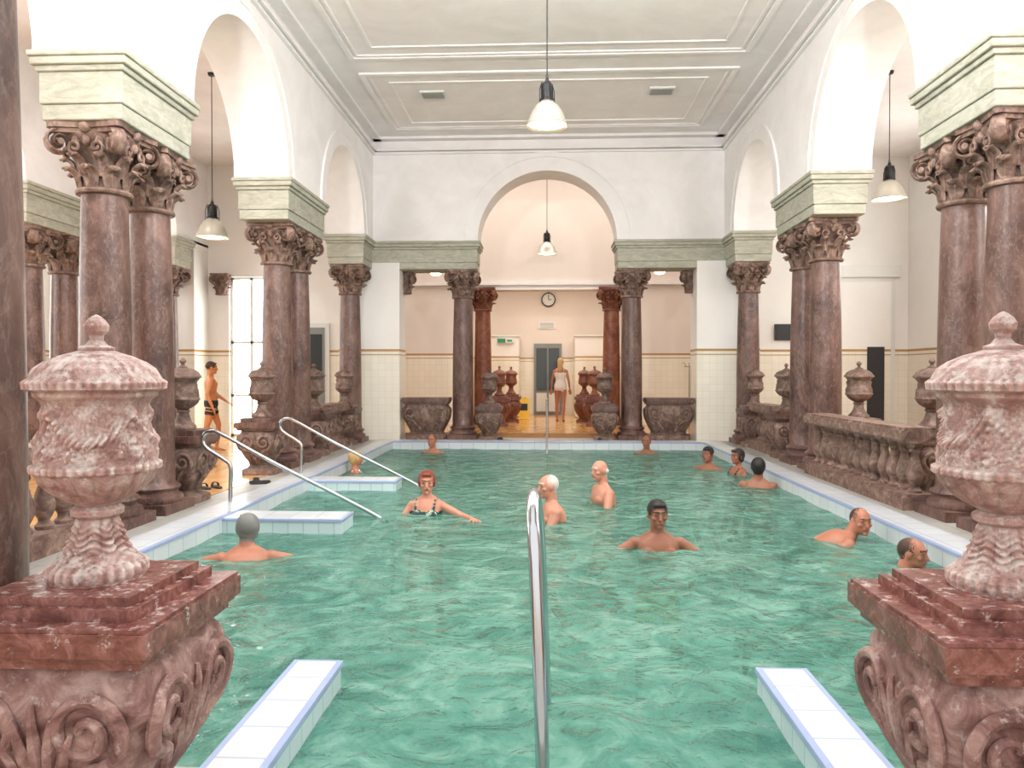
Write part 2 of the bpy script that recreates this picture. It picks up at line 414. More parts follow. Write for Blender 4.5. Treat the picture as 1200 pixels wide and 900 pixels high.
# added lamps hung behind the beams to brighten the ante-room
for x in(-2.6,2.6):
    mb=MB();mb.lathe([(0,-.02),(.14,-.02),(.16,.0),(.16,.05),(.12,.06),(0,.06)],24,1);mb.lathe([(0,-.06),(.08,-.055),(.13,-.02),(0,-.02)],24,0)
    mb.tube([(0,0,.05),(0,0,3.3)],.01,n=8,mat=1)
    mb.obj('fill_ceiling_lamp',[simple('fill_lamp_glow',C(255,240,215),.3,0,14,C(255,240,216)),M_black],.6,loc=(x,17.9,3.78))
mb=MB();mb.box(-4.2,-4,20.35,25,0,4.4);mb.box(4,4.2,20.35,25,0,4.4);mb.box(-4.2,4.2,25,25.2,0,4.4);mb.obj('wall_far_room',M_warm,0)
mb=MB();mb.box(-4.2,4.2,20.35,25.2,4.3,4.4);mb.obj('ceiling_far_room',M_white,0)
mb=MB();mb.box(-2.5,2.5,20.7,23.6,4.26,4.3);mb.obj('fill_ceiling_panel',simple('fill_panel_glow',C(255,240,215),.3,0,3.0,C(255,244,228)),0)  # added glowing panel hidden by the lintel, lights the far room
mb=MB()
mb.box(-2.2,-.85,23.2,23.4,.12,2.55,0);mb.box(-.95,-.85,23.4,24.99,.12,2.55,0);mb.box(-2.25,-.8,23.15,23.45,2.55,2.6,1)
mb.box(.85,2.2,23.2,23.4,.12,2.55,0);mb.box(.85,.95,23.4,24.99,.12,2.55,0);mb.box(.8,2.25,23.15,23.45,2.55,2.6,1)
mb.obj('wall_partition',[M_wall,M_frame],0)
mb=MB();mb.box(-.42,.48,24.92,25,.12,2.4,0);mb.box(-.34,.0,24.88,24.92,.9,2.25,1);mb.box(.06,.4,24.88,24.92,.9,2.25,1)
mb.box(-.34,.0,24.88,24.92,.2,.8,2);mb.box(.06,.4,24.88,24.92,.2,.8,2);mb.obj('door_1',[M_grey,M_glassd,M_frame],0)
mb=MB();Mx=Matrix.Rotation(pi/2,4,'X')
mb.lathe([(.0,0),(.21,0),(.23,.02),(.23,.05),(.2,.06),(.2,.05),(0,.05)],32,0,M=Mx)
mb.lathe([(0,.052),(.195,.052),(.195,.056),(0,.056)],32,1,M=Mx)
mb.box(-.01,.01,-.075,-.065,0,.15,0);mb.box(0,.1,-.075,-.065,-.01,.01,0)
for k in range(12):
    a=k*pi/6;mb.box(.165*math.cos(a)-.008,.165*math.cos(a)+.008,-.066,-.058,.165*math.sin(a)-.008,.165*math.sin(a)+.008,0)
mb.box(-.012,.012,-.03,0,.2,.42,0)
mb.obj('wall_clock',[M_black,M_wsign],.5,loc=(.05,24.98,3.82))
mb=MB();mb.box(-.28,.28,-.03,0,-.12,.12,0);
for z in(-.06,0,.05): mb.box(-.22,.22,-.035,-.03,z-.01,z+.01,1)
mb.obj('wall_sign',[M_wsign,M_grey],0,loc=(.0,24.98,3.0))
mb=MB();mb.box(-.25,.25,-.05,0,-.07,.07,1);mb.box(-.24,.0,-.056,-.05,-.06,.06,0);mb.box(.05,.2,-.055,-.05,-.03,.03,0)
mb.obj('exit_sign',[M_green,M_wsign],0,loc=(-1.25,23.18,2.42))

# floors
mb=MB()
mb.box(-4.48,-3.5,1.5,17.1,-.3,0);mb.box(3.5,4.48,1.5,17.1,-.3,0);mb.box(-3.5,3.5,16.05,17.1,-.3,0)
mb.box(-3.5,-1.24,1.5,2.60,-.3,0);mb.box(1.24,3.5,1.5,2.60,-.3,0);mb.box(-1.24,1.24,-1,2.2,-.3,-.0)
mb.obj('floor_deck',M_deck,0)
mb=MB();mb.box(-11.2,-4.48,1,17.1,-.3,0.0);mb.box(4.48,8,1,17.1,-.3,0.0);mb.box(-6,6,17.1,25.1,-.3,.10)
mb.box(-9,-1.23,-3,1.5,-.3,0);mb.box(1.23,9,-3,1.5,-.3,0);mb.box(-1.23,1.23,-3,-1,-.3,0)
mb.box(-4.5,-3.9,8.1,11.1,-.01,.005)  # warm tile colour stands in for sunlight on the floor at the opening
mb.obj('floor',M_floor,0)

# pool
PX=3.15;PY0=2.70;PY1=15.6;WZ=-.12;PZ=-1.7
mb=MB()
def rim(x0,x1,y0,y1): mb.box(x0,x1,y0,y1,-.3,.035,0)
rim(-3.5,-PX-.0,2.60,16.05);rim(PX,3.5,2.60,16.05);rim(-PX,PX,PY1,16.05)
for s in(-1,1):
    a,b=sorted((s*PX,s*1.24));mb.box(a,b,2.60,PY0,-.3,.0,2)
def strip(x0,x1,y0,y1): mb.box(x0,x1,y0,y1,.012,.039,1)
strip(-PX-.035,-PX+.006,PY0,PY1);strip(PX-.006,PX+.035,PY0,PY1);strip(-PX,PX,PY1-.006,PY1+.035)
mb.box(-3.56,-3.5,2.7,16.1,-.1,.02,2);mb.box(3.5,3.56,2.7,16.1,-.1,.02,2)
mb.obj('pool_rim',[M_rim,M_blue,M_deck],0)
mb=MB()
mb.box(-3.4,3.4,2.0,15.9,PZ-.2,PZ,0)
mb.box(-3.4,-PX,2.2,PY1,PZ,-.2,1);mb.box(PX,3.4,2.2,PY1,PZ,-.2,1);mb.box(-3.4,3.4,PY1,15.9,PZ,-.2,1);mb.box(-3.4,-1.24,2.5,PY0,PZ,-.2,1);mb.box(1.24,3.4,2.5,PY0,PZ,-.2,1)
mb.box(-1.24,1.24,2.0,2.2,PZ,-.2,1)
mb.obj('pool_basin',[M_pool,M_poolw],0)
mb=MB()
for i in range(7): mb.box(-1.0,1.0,2.2,2.5+i*.28,PZ,-.2-.0-i*.2,0)
mb.obj('pool_steps',M_pool,0)
for s in(-1,1):
    mb=MB();a,b=sorted((s*1.01,s*1.24));mb.box(a,b,2.2,3.72,PZ,-.025,1);mb.box(a-.008,b+.008,2.2,3.73,-.025,.008,2);mb.box(a+.02,b-.02,2.2,3.70,.0,.012,0)
    mb.obj('pool_stair_wall',[M_rim,M_poolw,M_blue],0,bevel=.004)
mb=MB()
for i in range(6): mb.box(-PX,-2.9+i*.22,7.75,9.9,PZ,-.22-i*.2,0)
mb.obj('pool_steps',M_pool,0)
for y0,y1 in((7.3,7.72),(9.95,10.35)):
    mb=MB();mb.box(-PX,-1.97,y0,y1,PZ,-.01,1);mb.box(-PX,-1.962,y0-.008,y1+.008,-.012,.018,2);mb.box(-PX,-1.99,y0+.02,y1-.02,0,.022,0);mb.obj('pool_stair_wall',[M_rim,M_poolw,M_blue],0,bevel=.004)
nx,ny=180,380;vs=[];fs=[]
for j in range(ny+1):
    y=2.2+(PY1-2.2)*j/ny
    for i in range(nx+1):
        x=-PX+2*PX*i/nx
        h=.016*noise.noise(Vector((x*1.5,y*1.5,.3)))+.011*noise.noise(Vector((x*3.6,y*3.2,5)))+.005*noise.noise(Vector((x*8,y*7,9)))
        vs.append((x,y,WZ+h))
for j in range(ny):
    for i in range(nx):
        cx=-PX+2*PX*(i+.5)/nx;cy=2.2+(PY1-2.2)*(j+.5)/ny
        if cy<PY0 and abs(cx)>1.2: continue
        a=j*(nx+1)+i;fs.append((a,a+1,a+nx+2,a+nx+1))
mb=MB();mb.add(vs,fs,0);mb.obj('pool_water',M_water,3.0,recalc=False)

# ------------------------------------------------------------------ columns
def build_capital(mb,z0,mat,detail=1):
    mb.lathe([(.19,z0-.03),(.235,z0-.02),(.245,z0+.0),(.235,z0+.02),(.20,z0+.03),(.20,z0+.2),(.22,z0+.33),(.27,z0+.43),(.30,z0+.47),(.30,z0+.50)],32,mat)
    for k in range(16):
        a=2*pi*k/16;mb.ell((.285*math.cos(a),.285*math.sin(a),z0+.42),(.035,.035,.05),mat,n=8,m=6)
    for tier,(n,zb,hh,w,off) in enumerate(((8,z0+.03,.2,.07,0),(8,z0+.12,.22,.06,pi/8))):
        for k in range(n):
            a=off+2*pi*k/n;d=Vector((math.cos(a),math.sin(a),0));sd=(-d.y,d.x,0)
            P=[];ra=[];rb=[]
            for j in range(8):
                t=j/7
                r=.20+.015*tier+.04*t+(.09*max(0,t-.6)/.4)
                z=zb+hh*min(t,.85)-.10*max(0,t-.8)
                P.append(d*r+Vector((0,0,z)));ra.append(w*(.75+.35*math.sin(pi*t)) if t<1 else w*.4);rb.append(.022)
            mb.tube(P,ra,rb,side=sd,n=8,mat=mat)
            P2=[p+d*.02 for p in P];mb.tube(P2,.012,n=5,mat=mat)
    for k in range(4):
        a=pi/4+k*pi/2;d=Vector((math.cos(a),math.sin(a),0));sd=(-d.y,d.x,0)
        P=[d*.2+Vector((0,0,z0+.33)),d*.27+Vector((0,0,z0+.44))]
        cc=d*.37+Vector((0,0,z0+.41))
        for j in range(26):
            t=j/25;th=pi*.62-t*pi*3.6;r=.105*(1-t)**.8+.012
            P.append(cc+d*(r*math.cos(th))+Vector((0,0,r*math.sin(th))))
        K=len(P);ra=[.05+.015*min(1,i/8) for i in range(K)]
        mb.tube(P,ra,.02,side=sd,n=8,mat=mat)
        mb.ell(cc,(.035,.035,.035),mat,n=8,m=6)
        mb.tube([cc-Vector(sd)*.07,cc+Vector(sd)*.07],.03,n=8,mat=mat)
    for k in range(4):
        a=k*pi/2;d=Vector((math.cos(a),math.sin(a),0));sd=Vector((-d.y,d.x,0))
        mb.ell(d*.30+Vector((0,0,z0+.53)),(.05,.05,.055),mat,n=10,m=8)
        for q in(-1,1):
            P=[]
            for j in range(16):
                t=j/15;th=-pi/2*1.0+t*pi*2.6;r=.055*(1-t)+.01
                P.append(d*(.285+.01*t)+sd*q*(.10+r*math.cos(th))+Vector((0,0,z0+.36+r*math.sin(th))))
            mb.tube(P,.016,n=6,mat=mat)
    for zz0,zz1,hw in((z0+.49,z0+.53,.33),(z0+.53,z0+.58,.36)):
        n=48;pts=[]
        for i in range(n):
            th=2*pi*i/n+pi/n
            c_,s_=math.cos(th),math.sin(th)
            m_=max(abs(c_),abs(s_));x=c_/m_;y=s_/m_
            u=min(abs(x),abs(y)); k=hw*(1-.14*(1-u*u))
            if u>.9: k=hw*(1.0-(u-.9)*.6)
            pts.append((x*k,y*k))
        vs=[(p[0],p[1],zz0) for p in pts]+[(p[0],p[1],zz1) for p in pts]
        mb.add(vs,[tuple(range(n)),tuple(range(2*n-1,n-1,-1))]+[(i,(i+1)%n,n+(i+1)%n,n+i) for i in range(n)],mat)
def column_mesh(mat1,mat2):
    mb=MB()
    mb.box(-.31,.31,-.31,.31,0,.10,0)
    mb.lathe([(.30,.10),(.31,.13),(.30,.17),(.27,.185),(.255,.20),(.255,.215),(.275,.23),(.285,.25),(.275,.27),(.245,.285),(.232,.31)]
             +[(.225+.008*math.sin(pi*t/12)-.03*(t/12)**1.6,.31+(3.05-.31)*t/12) for t in range(1,13)]+[(.215,3.055),(.215,3.07),(.19,3.08)],40,0)
    build_capital(mb,3.08,1)
    return mb.mesh('column',[mat1,mat2],.7)
CM=column_mesh(M_col,M_cap);CR=column_mesh(M_warmlit,M_warmlit)
for s in(-1,1):
    for y in(6.97,7.78,11.52,12.42,15.88,3.3): place('column',CM,(s*4.1,y,0),rot=random.choice([0,pi/2,pi]))
    place('column',CM,(s*1.83,16.72,0));place('column',CM,(s*1.96,2.42,0))
    place('column',CR,(s*1.68,20.15,0.0))
for y in(6.97,7.78,11.52,12.42,15.86): place('column',CM,(-8.0,y,0))
mb=MB();build_capital(mb,0,0);PC=mb.mesh('pilaster_capital',[M_cap],.7)
for x,y,s in((-3.14,16.95,.6),(3.14,16.95,.6),(-7.3,16.98,.6)):
    place('pilaster_capital',PC,(x,y,3.66-.58*s*1.3),scale=(s,s*.9,s*1.3))

# ------------------------------------------------------------------ urn & pedestal
UP=[(678,1),(678,55),(670,58),(662,57),(655,48),(645,38),(630,31),(615,27),(606,24),(602,30),(596,31),(591,25),(588,28),(582,40),(572,54),(562,64),(552,70),(549,74),(543,74),(540,70),(522,69),(500,63),(484,60),(472,61),(466,65),(462,70),(457,71),(454,80),(446,81),(442,76),(438,73),(430,67),(422,56),(415,41),(411,27),(409,21),(405,21),(402,13),(396,8),(390,9),(386,14),(379,15),(373,11),(368,5),(366,1)]
KU=.8/312
def urn_mesh(name,n,sub,mat):
    def fn(r,z,th):
        y=678-z/KU
        R=r
        if 552<y<590:
            w=math.sin(pi*(590-y)/38); R=r*(1+.075*w*(abs(math.sin(9*th))-.45))
        elif 464<y<=541:
            a=(th*4/(2*pi))%1.0
            e=min(1,(y-464)/6,(541-y)/6)
            yc=482+34*4*a*(1-a)
            g=.09*math.exp(-((y-yc)/5.5)**2)*(.7+.3*math.sin(th*52+y*.5))
            d=min(a,1-a)*2*pi/4*62
            ro=.12*math.exp(-(d/7)**2-((y-480)/8)**2)+.06*math.exp(-(d/4)**2)*(1 if y>480 else 0)*(.6+.4*math.sin(y*.7))
            a2=abs(a-.5)*2*pi/4*62
            mk=.10*math.exp(-(a2/8)**2-((y-484)/8)**2)
            lf=.035*max(0,math.sin(th*16+.4*math.sin(y*.25)))*math.exp(-((y-530)/9)**2)
            p=Vector((math.cos(th)*12,math.sin(th)*12,y*.16))
            nn=.03*abs(noise.noise(p))+.018*noise.noise(p*2.3)
            R=r*(1+e*(g+ro+mk+lf+nn-.02))
        elif 540<y<552 : R=r*(1+.02*math.sin(40*th))
        elif 411<y<443:
            w=math.sin(pi*(443-y)/32);R=r*(1+.05*w*(abs(math.sin(8*th))-.5)+.02*w*math.sin(32*th))
        elif 443<=y<456: R=r*(1+.018*math.sin(48*th))
        elif 606<y<656:
            w=math.sin(pi*(656-y)/50);R=r*(1+.12*w*(abs(math.sin(6*th))-.5)+.05*w*math.sin(y*.8+3*math.sin(6*th)))
        elif 656<=y<676: R=r*(1+.03*math.sin(28*th))
        return max(R,r*.5)
    prof=[(r*KU*.94,(678-y)*KU) for y,r in UP]
    out=[]
    for i in range(len(prof)-1):
        d=math.hypot(prof[i+1][0]-prof[i][0],prof[i+1][1]-prof[i][1])
        k=max(1,int(d/(.0035 if sub else .016)))
        for j in range(k):
            t=j/k;out.append((prof[i][0]+(prof[i+1][0]-prof[i][0])*t,prof[i][1]+(prof[i+1][1]-prof[i][1])*t))
    out.append(prof[-1])
    mb=MB();mb.lathe(out,n,0,fn=fn)
    return mb.mesh(name,[mat],1.0 if sub else .9)
URN_HI=urn_mesh('urn',280,1,M_urn);URN_LO=urn_mesh('urn',56,0,M_cap);URN_R=urn_mesh('urn',40,0,M_warmlit)
def pedestal_mesh(wx,wy,mats,hi=True,stone_top=True):
    mb=MB()
    def P(k,z): return (wx-.335+k,wy-.335+k,z)
    prof=[(.27,0),(.27,.07),(.245,.085),(.2,.10),(.18,.13),(.19,.18),(.235,.25),(.275,.33),(.30,.42),(.31,.50),(.30,.57),(.27,.62),(.26,.64)]
    pr=[P(*p) for p in (interp(prof,4) if hi else prof)]
    def rel(x,y,z):
        if z<.11: return 1
        q=Vector((x*9,y*9,z*9))
        return 1+.05*abs(noise.noise(q))+.03*noise.noise(q*2.2)-.01
    mb.sq(pr,0,p=6,n=144 if hi else 40,rel=rel if hi else None)
    def hw(z):
        for i in range(len(prof)-1):
            if prof[i][1]<=z<=prof[i+1][1]:
                t=(z-prof[i][1])/max(1e-6,prof[i+1][1]-prof[i][1]);return prof[i][0]+(prof[i+1][0]-prof[i][0])*t
        return prof[-1][0]
    for face in range(4):
        W=(wx if face%2==0 else wy)-.335; D=(wy if face%2==0 else wx)-.335
        R=Matrix.Rotation(face*pi/2,3,'Z')
        for q in(-1,1):
            pts=[];ra=[]
            cx,cz=W+.15,.46
            for j in range(34):
                t=j/33;th=-pi*.5+t*pi*3.4 ;r=.10*(1-t)**.8+.012
                x=cx+r*math.cos(th);z=cz+r*math.sin(th)
                pts.append(R@Vector((q*x,-(D+hw(z)+.004),z)));ra.append(.014+.008*(1-t))
            tail=[]
            for j in range(10):
                t=j/10;x=W*.5+.03+(cx-W*.5-.03)*t**1.5;z=.16+(cz-.10-.16)*t
                tail.append(R@Vector((q*x,-(D+hw(z)+.004),z)))
            mb.tube(tail+pts,[.014+.008*j/10 for j in range(10)]+ra,n=8,mat=0)
        if hi:
            for q in(-2,-1,0,1,2):
                pts=[];ra=[]
                for j in range(9):
                    t=j/8;z=.2+.34*t-(.04*abs(q)*t);x=q*.045*t*(1.2+W)
                    pts.append(R@Vector((x,-(D+hw(z)+.002+.012*t*t),z)));ra.append(.018*math.sin(pi*(.15+.8*t))+.004)
                mb.tube(pts,ra,n=6,mat=0)
    for k,z0,z1 in((.295,.625,.65),(.31,.65,.665),(.325,.665,.73),(.318,.73,.742)):
        x,y,_=P(k,0);mb.box(-x,x,-y,y,z0,z1,1)
    return mb
PEDM=pedestal_mesh(.325,.325,None,True)
for k,z0,z1 in((.245,.74,.775),(.215,.775,.80)): PEDM.box(-k,k,-k,k,z0,z1,1)
PED_HI=PEDM.mesh('pedestal',[M_ped,M_slab],.7)
p2=pedestal_mesh(.30,.30,None,False)
for k,z0,z1 in((.225,.74,.80),): p2.box(-k,k,-k,k,z0,z1,1)
PED_LO=p2.mesh('pedestal',[M_cap,M_col],.7)
PED_R=p2.mesh('pedestal',[M_warmlit,M_warmlit],.7)
PLANT=pedestal_mesh(.52,.30,None,False).mesh('stone_bench',[M_cap,M_col],.7)
def urn_on_ped(x,y,z,pm,um,s=1):
    e=bpy.data.objects.new('urn_on_pedestal',None);sc.collection.objects.link(e);e.location=(x,y,z)
    a=place('pedestal',pm,parent=e,bevel=.008 if pm==PED_HI else 0);b=place('urn',um,(0,0,.80),parent=e)
    b.rotation_euler=(0,0,random.random()*3)
    e.scale=(s,s,s)
urn_on_ped(-1.37,2.28,0,PED_HI,URN_HI);urn_on_ped(1.315,2.28,0,PED_HI,URN_HI)
for s in(-1,1): urn_on_ped(s*1.24,16.6,0,PED_LO,URN_LO,.97)
for x,y in((-4.05,8.38),(-4.05,10.75),(-4.05,13.2),(-4.05,15.2),(4.38,8.95),(4.38,11.0),(4.05,13.2),(4.05,15.2)): urn_on_ped(x,y,0,PED_LO,URN_LO,1.0)
for x,y in((-1.2,19.4),(-.98,21.0),(1.2,19.4),(1.02,21.0)): urn_on_ped(x,y,.10,PED_R,URN_R,.95)
for s in(-1,1): place('stone_bench',PLANT,(s*2.62,16.72,0),scale=(1,1,1.22))

def balustrade(x,y0,y1):
    mb=MB();mb.box(-.17,.17,y0,y1,0,.14,0);mb.box(-.15,.15,y0,y1,.14,.17,0)
    mb.box(-.15,.15,y0,y1,.70,.73,0);mb.box(-.19,.19,y0,y1,.73,.83,0);mb.box(-.16,.16,y0,y1,.83,.86,0)
    n=max(2,int((y1-y0)/.235));d=(y1-y0)/n
    bp=interp([(.065,.17),(.07,.20),(.05,.22),(.045,.25),(.075,.31),(.085,.37),(.07,.44),(.042,.53),(.038,.58),(.055,.61),(.048,.63),(.07,.66),(.07,.70)],2)
    for i in range(n):
        mb.lathe(bp,14,0,c=(0,y0+d*(i+.5),0))
    mb.obj('balustrade',M_cap,.6,loc=(x,0,0))
for s in(-1,1): balustrade(s*4.05,3.65,6.62);balustrade(s*4.05,13.52,14.88)
balustrade(3.86,8.12,11.18)
for y0,y1 in((13.0,15.5),(8.4,11.2)): balustrade(-8.0,y0,y1)

# ------------------------------------------------------------------ rails
def rail(name,paths,r=.022):
    mb=MB()
    for p in paths:
        mb.tube(interp(p,6),r,n=12)
    mb.obj(name,M_chrome,1.0)
rail('handrail',[[(-.01,2.62,-.3),(-.015,2.64,.1),(-.04,2.70,.75),(-.05,2.76,.90),(-.05,2.86,.965),(-.045,2.98,.93),(-.03,3.15,.75),(-.01,3.45,.15),(0,3.6,-.2),(0,3.75,-.6),(0,3.8,-1.6)]],.024)
for y in(8.15,10.55):
    rail('handrail',[[(-3.42,y,.0),(-3.42,y,.2),(-3.42,y,.42),(-3.50,y,.50),(-3.66,y,.60),(-3.72,y,.68),(-3.70,y,.77),(-3.62,y,.80),(-3.50,y,.76),(-3.0,y,.49),(-2.2,y,.09),(-1.80,y,-.12),(-1.7,y,-.2),(-1.66,y,-.35),(-1.66,y,-1.6)]],.021)
rail('handrail',[[(0,15.75,0),(0,15.75,.6),(0,15.7,.85),(0,15.55,.9),(0,15.4,.85),(0,15.1,.35),(0,14.8,-.1),(0,14.7,-.4),(0,14.7,-1.7)]],.022)

# ------------------------------------------------------------------ pendants
def pendant(x,y,z,zt,s=1):
    mb=MB()
    mb.lathe([(0,.10),(.055,.11),(.075,.14),(.075,.30),(.06,.33),(.03,.35),(.02,.39),(0,.39)],24,0)
    mb.lathe([(.085,.12),(.09,.14),(.075,.15)],24,0)
    mb.lathe([(.07,.13),(.09,.10),(.14,.06),(.185,-.01),(.215,-.08),(.235,-.15),(.25,-.17),(.245,-.18),(.225,-.15),(.20,-.08),(.17,-.01),(.12,.05),(.05,.09)],40,1)
    mb.lathe([(.0,-.185),(.1,-.18),(.18,-.17),(.222,-.155),(.222,-.14),(0,-.14)],32,2)
    for k in range(4):
        a=k*pi/2+.5;mb.tube([(.07*math.cos(a),.07*math.sin(a),.34),(.10*math.cos(a),.10*math.sin(a),.25),(.10*math.cos(a),.10*math.sin(a),.10)],.006,n=6,mat=0)
    mb.tube([(0,0,.38),(.012,0,.42),(0,0,.46),(-.012,0,.42),(0,0,.38)],.006,n=6,mat=0)
    mb.tube([(0,0,.44),(0,0,(zt-z)/s)],.007,n=8,mat=0)
    mb.lathe([(0,(zt-z)/s-.05),(.05,(zt-z)/s-.04),(.06,(zt-z)/s),(0,(zt-z)/s)],16,0)
    o=mb.obj('pendant_lamp',[M_black,M_alu,M_glow],.6,loc=(x,y,z));o.scale=(s,s,s)
pendant(-.0,9.3,4.58,ZC+.0);pendant(-5.22,11.8,3.72,ZA);pendant(5.3,12.2,4.30,ZA);pendant(0,18.7,4.5,6.84)

def slippers(x,y,z,rot,col):
    mb=MB()
    for q in(-1,1):
        o=q*.07
        mb.sq([(.042,.13,0),(.045,.135,.01),(.042,.13,.022)],0,p=2.5,n=20,M=Matrix.Translation((o,0,0)))
        pts=[(o-.042,.04,.02),(o-.03,.045,.055),(o,.05,.065),(o+.03,.045,.055),(o+.042,.04,.02)]
        mb.tube(interp(pts,3),[.035]*13,[.006]*13,side=(0,1,0),n=8)
    ob=mb.obj('slippers',simple('slipper_rubber',col,.6),.6,loc=(x,y,z));ob.rotation_euler=(0,0,rot)
slippers(-4.15,9.3,.005,.8,C(20,20,24));slippers(-3.72,9.8,0,2.0,C(24,24,30));slippers(-.95,16.2,0,1.4,C(30,40,50));slippers(1.15,16.2,0,1.5,C(25,25,30));slippers(-5.2,11.5,0,1,C(180,110,60))
mb=MB()
for q in(-1,1):
    Mq=Matrix.Rotation(q*.2,4,'X');Mt=Matrix.Translation((0,q*.0,.6))
    mb.box(-.15,.15,-.01,.01,-.6,0,0,M=Mt@Mq);mb.box(-.10,.10,q*.012-.004,q*.012+.004,-.35,-.15,1,M=Mt@Mq)
mb.box(-.05,.05,-.02,.02,.58,.64,0)
mb.obj('wet_floor_sign',[M_yel,M_black],0,loc=(-.66,22.3,.10),bevel=.004)
mb=MB();mb.tube([(0,0,0),(0,0,1.6)],.02,n=8);mb.lathe([(0,0),(.2,0),(.2,.02),(.02,.05)],20)
for k in range(5):
    a=k*2*pi/5;mb.tube([(0,0,1.5),(.12*math.cos(a),.12*math.sin(a),1.5),(.2*math.cos(a),.2*math.sin(a),1.6)],.012,n=6)
mb.obj('coat_stand',M_chrome,.7,loc=(3.6,19.6,.10))
mb=MB();mb.box(-.4,.4,-.25,.25,.42,.48);
for a in(-.35,.35):
    for b in(-.2,.2): mb.box(a-.03,a+.03,b-.03,b+.03,0,.42)
mb.obj('wooden_bench',simple('bench_wood',C(120,80,55),.5),0,loc=(6.6,13.5,0),bevel=.01)

# ------------------------------------------------------------------ people
def skinmat(name,col):
    m,nt,b=newmat(name)
    n=noisen(nt,9,4);r=ramp(nt,[(.3,tuple(x*.82 for x in col[:3])+(1,)),(.7,col)]);nt.links.new(n,r.inputs[0]);nt.links.new(r.outputs[0],b.inputs['Base Color'])
    b.inputs['Roughness'].default_value=.45
    return m
SK={'tan':skinmat('skin_tan',C(182,118,92)),'pink':skinmat('skin_pink',C(200,138,114)),'fair':skinmat('skin_fair',C(220,170,148)),'brown':skinmat('skin_brown',C(154,98,74)),'orange':skinmat('skin_orange',C(216,140,86))}
HA={k:simple('hair_'+k,c,.6) for k,c in {'black':C(28,22,20),'brown':C(66,44,32),'gray':C(120,118,116),'white':C(196,192,186),'auburn':C(120,48,30),'blond':C(196,160,104)}.items()}
M_eye=simple('eye',C(40,28,24),.3);M_lip=simple('lips',C(150,84,74),.5)
def cloth(name,col,col2=None):
    m,nt,b=newmat(name);b.inputs['Roughness'].default_value=.7;b.inputs['Base Color'].default_value=col
    if col2:
        n=noisen(nt,26,2);r=ramp(nt,[(.56,col),(.62,col2)]);nt.links.new(n,r.inputs[0]);nt.links.new(r.outputs[0],b.inputs['Base Color'])
    return m
CL={'black':cloth('cloth_black',C(24,24,30)),'navy':cloth('cloth_navy',C(26,34,60)),'yellow':cloth('cloth_yellow',C(220,210,40)),'pattern':cloth('cloth_pattern',C(20,52,50),C(170,190,170)),'white':cloth('cloth_white',C(232,228,220)),'red':cloth('cloth_red',C(150,40,40))}

